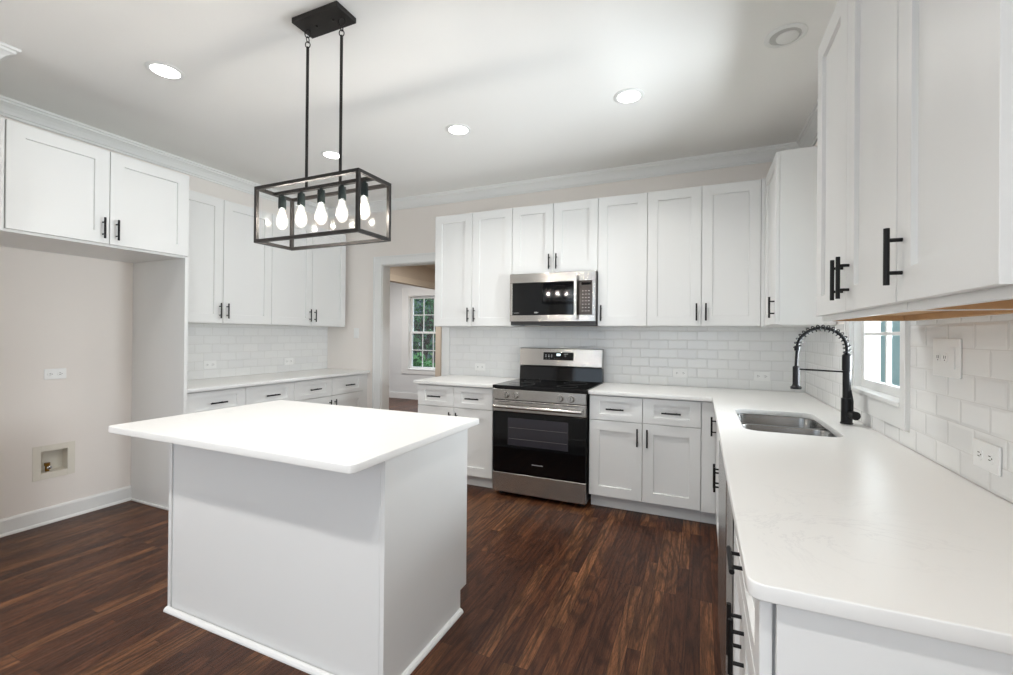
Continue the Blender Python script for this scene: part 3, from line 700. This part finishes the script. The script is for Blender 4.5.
# ------------------------------------------------------------------ pendant lamp
def pendant():
    cx, cy = -2.390, -2.498; r = thing('pendant_light', (cx, cy, CZ), 'black rectangular glass cage pendant with five glowing bulbs hanging above the island', 'pendant light')
    zz = lambda v: v-CZ
    MB().box(-.138, .143, -.062, .062, -.0265, -.0005).build('canopy', IRON, r, bevel=.003)
    for sx in (-.045, .060): MB().lathe((sx, -.0, -.0265), (0, 0, -1), [(0, .006), (.004, .006), (.006, .003)], 12).build('canopy_screw', IRON, r, smooth=True)
    zt, zb = 2.030, 1.776; hx, hy = .312, .101; t = .0075
    f = MB()
    for s in (-1, 1):
        for q in (-1, 1): f.box(s*hx-t, s*hx+t, q*hy-t, q*hy+t, zz(zb)-t, zz(zt)+t)
        for zc in (zb, zt):
            f.box(-hx+t, hx-t, s*hy-t, s*hy+t, zz(zc)-t, zz(zc)+t); f.box(s*hx-t, s*hx+t, -hy+t, hy-t, zz(zc)-t, zz(zc)+t)
    f.build('cage_frame', IRON, r)
    MB().box(-hx+t, hx-t, -.010, .010, zz(zt)-.0075, zz(zt)+.0075).build('socket_bar', IRON, r)
    g = MB(); a, c = zz(zb)+t, zz(zt)-t
    for s in (-1, 1):
        MB().box(-hx+t+.0005, hx-t-.0005, s*hy-.0012, s*hy+.0012, a, c).build('glass_pane', LAMPG, r)
        MB().box(s*hx-.0012, s*hx+.0012, -hy+t+.0005, hy-t-.0005, a, c).build('glass_pane', LAMPG, r)
    g.bm.free()
    for s in (-.100, .113):
        lp = lambda z0, rx, rz, rot, n=18: [(s+rx*math.cos(2*math.pi*i/n)*math.cos(rot), rx*math.cos(2*math.pi*i/n)*math.sin(rot), z0+rz*math.sin(2*math.pi*i/n)) for i in range(n)]
        MB().tube(lp(-.048, .015, .019, .3), .0026, 8, closed=True).build('canopy_loop', IRON, r, smooth=True)
        MB().tube(lp(-.078, .009, .014, 1.7), .0022, 8, closed=True).build('chain_link', IRON, r, smooth=True)
        MB().tube(lp(-.102, .011, .015, .5), .0024, 8, closed=True).build('rod_loop', IRON, r, smooth=True)
        MB().cyl((s, 0, -.114), (s, 0, zz(zt)+.007), .0068, 12).build('rod', IRON, r, smooth=True)
    first = None
    for i in range(5):
        x = -.262+.129*i
        s = MB().lathe((0, 0, zz(zt)-.008), (0, 0, -1), [(0, .008), (.006, .008), (.008, .0165), (.030, .018), (.068, .018), (.070, .015)], 18)
        s.bm.transform(Matrix.Translation((x, 0, 0))); so = s.build('socket', SOCK, r, smooth=True)
        prof = [(.064, .012), (.078, .0135), (.092, .0175), (.108, .0225), (.126, .0265), (.142, .0265), (.154, .0225), (.165, .015), (.171, .006), (.172, .001)]
        q = MB().lathe((x, 0, zz(zt)-.008), (0, 0, -1), prof, 20, True, True); bo = q.build('bulb', BULBG, r, smooth=True)
        w = MB(); z0 = zz(zt)-.008
        for k in range(4):
            a = k*math.pi/2; w.tube([(x+.007*math.cos(a), .007*math.sin(a), z0-.088), (x+.013*math.cos(a+.4), .013*math.sin(a+.4), z0-.118), (x+.009*math.cos(a+.9), .009*math.sin(a+.9), z0-.150)], .0016, 6)
        w.build('filament', FIL, bo, smooth=True)
        pl = bpy.data.lights.new('bulb_glow', 'POINT'); pl.energy = BULB_W; pl.color = (1, .975, .95); pl.shadow_soft_size = .012
        po = bpy.data.objects.new('bulb_glow', pl); COL.objects.link(po); po.parent = r; po.location = (x, 0, z0-.125)
pendant()

# ------------------------------------------------------------------ ceiling lights
def downlight(r, k=1.0, z=-.0055, spread=None):
    l = bpy.data.lights.new('downlight', 'AREA'); l.shape = 'DISK'; l.size = .13; l.energy = CAN_W*k; l.spread = spread or CAN_SPREAD; l.color = (1, .985, .965)
    o = bpy.data.objects.new('downlight', l); COL.objects.link(o); o.parent = r; o.location = (0, 0, z)
def can(x, y, label, lit=True, k=1.0):
    r = thing('recessed_light', (x, y, CZ), label, 'ceiling light', group='recessed lights in the ceiling')
    MB().lathe((0, 0, -.0005), (0, 0, -1), [(0, .092), (.003, .092), (.007, .084), (.006, .070), (.0, .068)], 36, False, False).build('trim_ring', TRIM, r, smooth=True)
    if lit: MB().lathe((0, 0, -.001), (0, 0, -1), [(0, .068), (.003, .068)], 32).build('lens', LENS, r); downlight(r, k)
    else:
        MB().lathe((0, 0, -.0008), (0, 0, -1), [(0, .068), (.0012, .068)], 32).build('baffle', mat('grey_baffle', rgb(190, 189, 186), .6), r)
        MB().lathe((.01, .01, -.002), (0, 0, -1), [(0, .050), (.006, .048), (.012, .036), (.015, .012), (.0152, .001)], 28).build('lamp_face', mat('unlit_frosted_glass', rgb(226, 225, 222), .4), r, smooth=True)
can(-3.555, -2.535, 'lit recessed ceiling light nearest the upper left, above the refrigerator space side', k=.28)
can(-2.372, -1.255, 'lit recessed ceiling light just right of the pendant rods', k=1.2)
can(-1.165, -1.238, 'lit recessed ceiling light farthest right, in front of the wall cabinets', k=1.15)
can(-3.574, -1.262, 'lit recessed ceiling light seen just behind the pendant rod', k=.42)
can(-.372, -1.508, 'unlit recessed ceiling light above the sink', lit=False)

for x in (-3.57, -2.37, -1.17): can(x, -4.2, 'lit recessed ceiling light behind the camera, out of the photograph', k=1.6)
for lx, ly, lab in ((-4.35, 1.7, 'added unseen ceiling fill light in the passage beyond the doorway'), (-6.9, 1.5, 'added unseen ceiling fill light in the far room near its left side'), (-6.0, 2.3, 'added unseen ceiling fill light in the far room near its window')):  # unseen lamps added to brighten the passage header and far wall
  r = thing('recessed_light', (lx, ly, 2.5845), lab, 'ceiling light')
  MB().lathe((0, 0, -.001), (0, 0, -1), [(0, .068), (.003, .068)], 32).build('lens', LENS, r); downlight(r, 2.4, spread=3.1)
  MB().lathe((0, 0, -.0005), (0, 0, -1), [(0, .092), (.003, .092), (.007, .084), (.006, .070), (.0, .068)], 36, False, False).build('trim_ring', TRIM, r, smooth=True)
# ------------------------------------------------------------------ wall plates
def outlet_plate(loc, rz, label, w=.118, h=.074, units=1, kind='outlet'):
    """plate on a wall, local -y faces the room"""
    r = thing('power_outlet' if kind == 'outlet' else 'light_switch', loc, label, 'outlet' if kind == 'outlet' else 'switch', rz)
    MB().box(-w/2, w/2, -.006, -.0005, -h/2, h/2).build('cover_plate', PLATE, r, bevel=.002)
    return r
def recept(r, x, z, horiz=True):
    o = MB().lathe((x, -.006, z), (0, -1, 0), [(0, .0165), (.002, .016)], 18).build('receptacle', PLATE, r)
    b = MB()
    if horiz:
        b.box(x-.007, x+.003, -.0086, -.0081, z+.004, z+.0065).box(x-.007, x+.003, -.0086, -.0081, z-.0065, z-.004).box(x+.006, x+.010, -.0086, -.0081, z-.002, z+.002)
    else:
        b.box(x-.0065, x-.004, -.0086, -.0081, z-.003, z+.007).box(x+.004, x+.0065, -.0086, -.0081, z-.003, z+.007).box(x-.002, x+.002, -.0086, -.0081, z-.010, z-.006)
    b.build('slots', SLOT, o)
for loc, rz, lab in [((-2.812, -.0085, 1.008), 0, 'white outlet in the tile just left of the range'),
                     ((-.905, -.0085, 1.026), 0, 'white outlet in the back wall tile right of the range'),
                     ((-.300, -.0085, 1.026), 0, 'white outlet in the back wall tile close to the corner behind the sink'),
                     ((WX+.0085, -1.411, 1.040), R90, 'white outlet in the left wall tile nearer the refrigerator panel'),
                     ((WX+.0085, -.556, 1.028), R90, 'white outlet in the left wall tile nearer the back corner'),
                     ((WX+.0005, -2.478, 1.037), R90, 'white outlet on the bare wall of the refrigerator space')]:
    r = outlet_plate(loc, rz, lab); recept(r, -.026, 0); recept(r, .026, 0)
r = outlet_plate((-.0085, -2.390, 1.010), -R90, 'white outlet low on the right wall tile just above the worktop', .125, .078); recept(r, -.026, 0); recept(r, .026, 0)
r = outlet_plate((-.0085, -2.165, 1.275), -R90, 'wide white combination plate on the right wall tile beside the window', .175, .125)
for xx in (-.045, .0): recept(r, xx, 0, False)
MB().box(.032, .062, -.0095, -.006, -.034, .034).build('rocker', PLATE, r, bevel=.001)
r = outlet_plate((-4.447, -.0005, 1.345), 0, 'white light switch on the back wall left of the doorway', .074, .118, kind='switch')
MB().box(-.017, .017, -.0095, -.006, -.034, .034).build('rocker', PLATE, r, bevel=.001)

# refrigerator water box
r = thing('water_supply_box', (WX, -2.477, .427), 'recessed cream water supply box low on the wall of the refrigerator space', 'valve box', R90)
def wbx():
    b = MB(); w, h = .079, .075
    b.frame(-.112, .112, -.117, .117, .042, -.004, -.0006); b.build('face_frame', BOXP, r, bevel=.001)
    b = MB(); e_ = .0007; w -= e_; h -= e_
    b.quad((-w, .09, -h), (w, .09, -h), (w, .09, h), (-w, .09, h))
    b.quad((-w, -.002, -h), (w, -.002, -h), (w, .09, -h), (-w, .09, -h)); b.quad((-w, -.002, h), (w, -.002, h), (w, .09, h), (-w, .09, h))
    b.quad((-w, -.002, -h), (-w, .09, -h), (-w, .09, h), (-w, -.002, h)); b.quad((w, -.002, -h), (w, .09, -h), (w, .09, h), (w, -.002, h))
    o = b.build('box_liner', BOXP, r); s = o.modifiers.new('t', 'SOLIDIFY'); s.thickness = .0006
    b = MB(); b.cyl((-.02, .045, -h), (-.02, .045, -.035), .012).cyl((-.02, .045, -.035), (-.02, .045, -.015), .016, 6).cyl((-.02, .045, -.045), (-.02, .015, -.045), .008)
    v = b.build('valve', BRASS, r, smooth=True)
    MB().lathe((-.02, .015, -.045), (0, -1, 0), [(0, .013), (.006, .013), (.008, .010)], 12).build('valve_handle', CHROME, v, smooth=True)
wbx()

# ------------------------------------------------------------------ outdoors
MB().box(-40, 40, 3.9, 60, -.6, -.5).build('ground_lawn', LAWN, kind='structure')
def leaves(c, rad, n, size, name, m, parent, seed):
    rnd = random.Random(seed); b = MB()
    for _ in range(n):
        while True:
            p = Vector((rnd.uniform(-1, 1), rnd.uniform(-1, 1), rnd.uniform(-1, 1)))
            if .25 < p.length < 1: break
        p = Vector((p.x*rad[0], p.y*rad[1], p.z*rad[2]))+Vector(c)
        u = Vector((rnd.uniform(-1, 1), rnd.uniform(-1, 1), rnd.uniform(-1, 1))).normalized(); v = u.orthogonal().normalized(); s = size*rnd.uniform(.6, 1.3)
        b.quad(p-u*s, p-v*s*.45, p+u*s, p+v*s*.45)
    return b.build(name, m, parent, fix=False)
for k, (x, y, lab) in enumerate([(-7.6, 5.6, 'leafy green shrub outside the far room window, left one'), (-8.8, 6.4, 'leafy green shrub outside the far room window, right and behind')]):
    r = thing('garden_shrub', (x, y, -.5), lab, 'shrub'); leaves((0, 0, .68), (.9, .55, .66), 1800, .06, 'foliage', LEAF, r, k)
    MB().tube([(0, 0, 0), (.02, 0, .3), (.1, .05, .7)], [.03, .025, .012], 6).build('stem', BARK, r)
def tree(x, y, h, lab, seed, leafm):
    rnd = random.Random(seed); r = thing('garden_tree', (x, y, -.5), lab, 'tree'); b = MB()
    def branch(p, d, l, rr, lev):
        q = p; pts = [p]
        for i in range(4):
            d = (d+Vector((rnd.uniform(-.2, .2), rnd.uniform(-.2, .2), rnd.uniform(-.05, .15)))).normalized(); q = q+d*l/4; pts.append(q)
        b.tube(pts, [rr*(1-.12*i) for i in range(5)], 6)
        if lev:
            for k in range(3+lev): branch(pts[rnd.randint(2, 4)], (d+Vector((rnd.uniform(-.9, .9), rnd.uniform(-.9, .9), rnd.uniform(-.1, .5)))).normalized(), l*.62, rr*.5, lev-1)
    branch(Vector((0, 0, 0)), Vector((.05, 0, 1)), h*.4, .11, 3); b.build('trunk', BARK, r)
    leaves((0, 0, h*.62), (h*.34, h*.34, h*.30), 900, .07, 'foliage', leafm, r, seed+9)
tree(-9.2, 8.5, 3.6, 'branchy grey barked tree seen through the far room window', 3, LEAF2)
tree(-11.6, 12.5, 6.5, 'taller leafy tree standing farther off beyond the branchy tree', 5, LEAF)
for k, (x, y, h, lab) in enumerate([(-16, 17, 7.5, 'dense dark evergreen tree in the distance, left one'), (-21, 19, 8.5, 'dense dark evergreen tree in the distance, farthest one'), (-12, 20, 8, 'dense dark evergreen tree in the distance, right one')]):
    r = thing('evergreen_tree', (x, y, -.5), lab, 'tree'); leaves((0, 0, h*.5), (3.2, 1.5, h*.5), 2600, .28, 'foliage', mat('blue_green_needles', rgb(140, 158, 160), .8, noise=(.7, .4)), r, 40+k)
    MB().tube([(0, 0, 0), (0, 0, h*.8)], [.2, .06], 8).build('trunk', BARK, r)
tree(-8.6, 13.0, 6.0, 'thin leafy tree to the right behind the branchy tree', 8, LEAF2)
# the neighbour's house past the sink window
r = thing('neighbouring_house', (5.0, 9.0, -.5), 'pale siding house with teal grey side seen through the sink window', 'house')
def siding(xa, xb, m, nm):
    b = MB(); z = 0
    while z < 5: b.loft([[(xa, -.01, z), (xa, 0, z+.14), (xa, .05, z+.14), (xa, .05, z)], [(xb, -.01, z), (xb, 0, z+.14), (xb, .05, z+.14), (xb, .05, z)]]); z += .14
    b.box(xa, xb, .05, 4, 0, 5); b.build(nm, m, r)
siding(-4.4, -2.62, SIDE, 'pale_wall'); siding(-2.60, 4, TEAL, 'teal_wall')
MB().loft([[(-4.6, -.3, 5), (4.2, -.3, 5), (4.2, 4.3, 5), (-4.6, 4.3, 5)], [(-4.6, 1.9, 6.5), (4.2, 1.9, 6.5), (4.2, 2.1, 6.5), (-4.6, 2.1, 6.5)]]).build('roof', mat('grey_shingles', rgb(110, 110, 115), .9, noise=(6, .3)), r)
MB().box(.14, 40, -20, 3.9, -.6, -.5).build('ground_yard', LAWN, kind='structure')
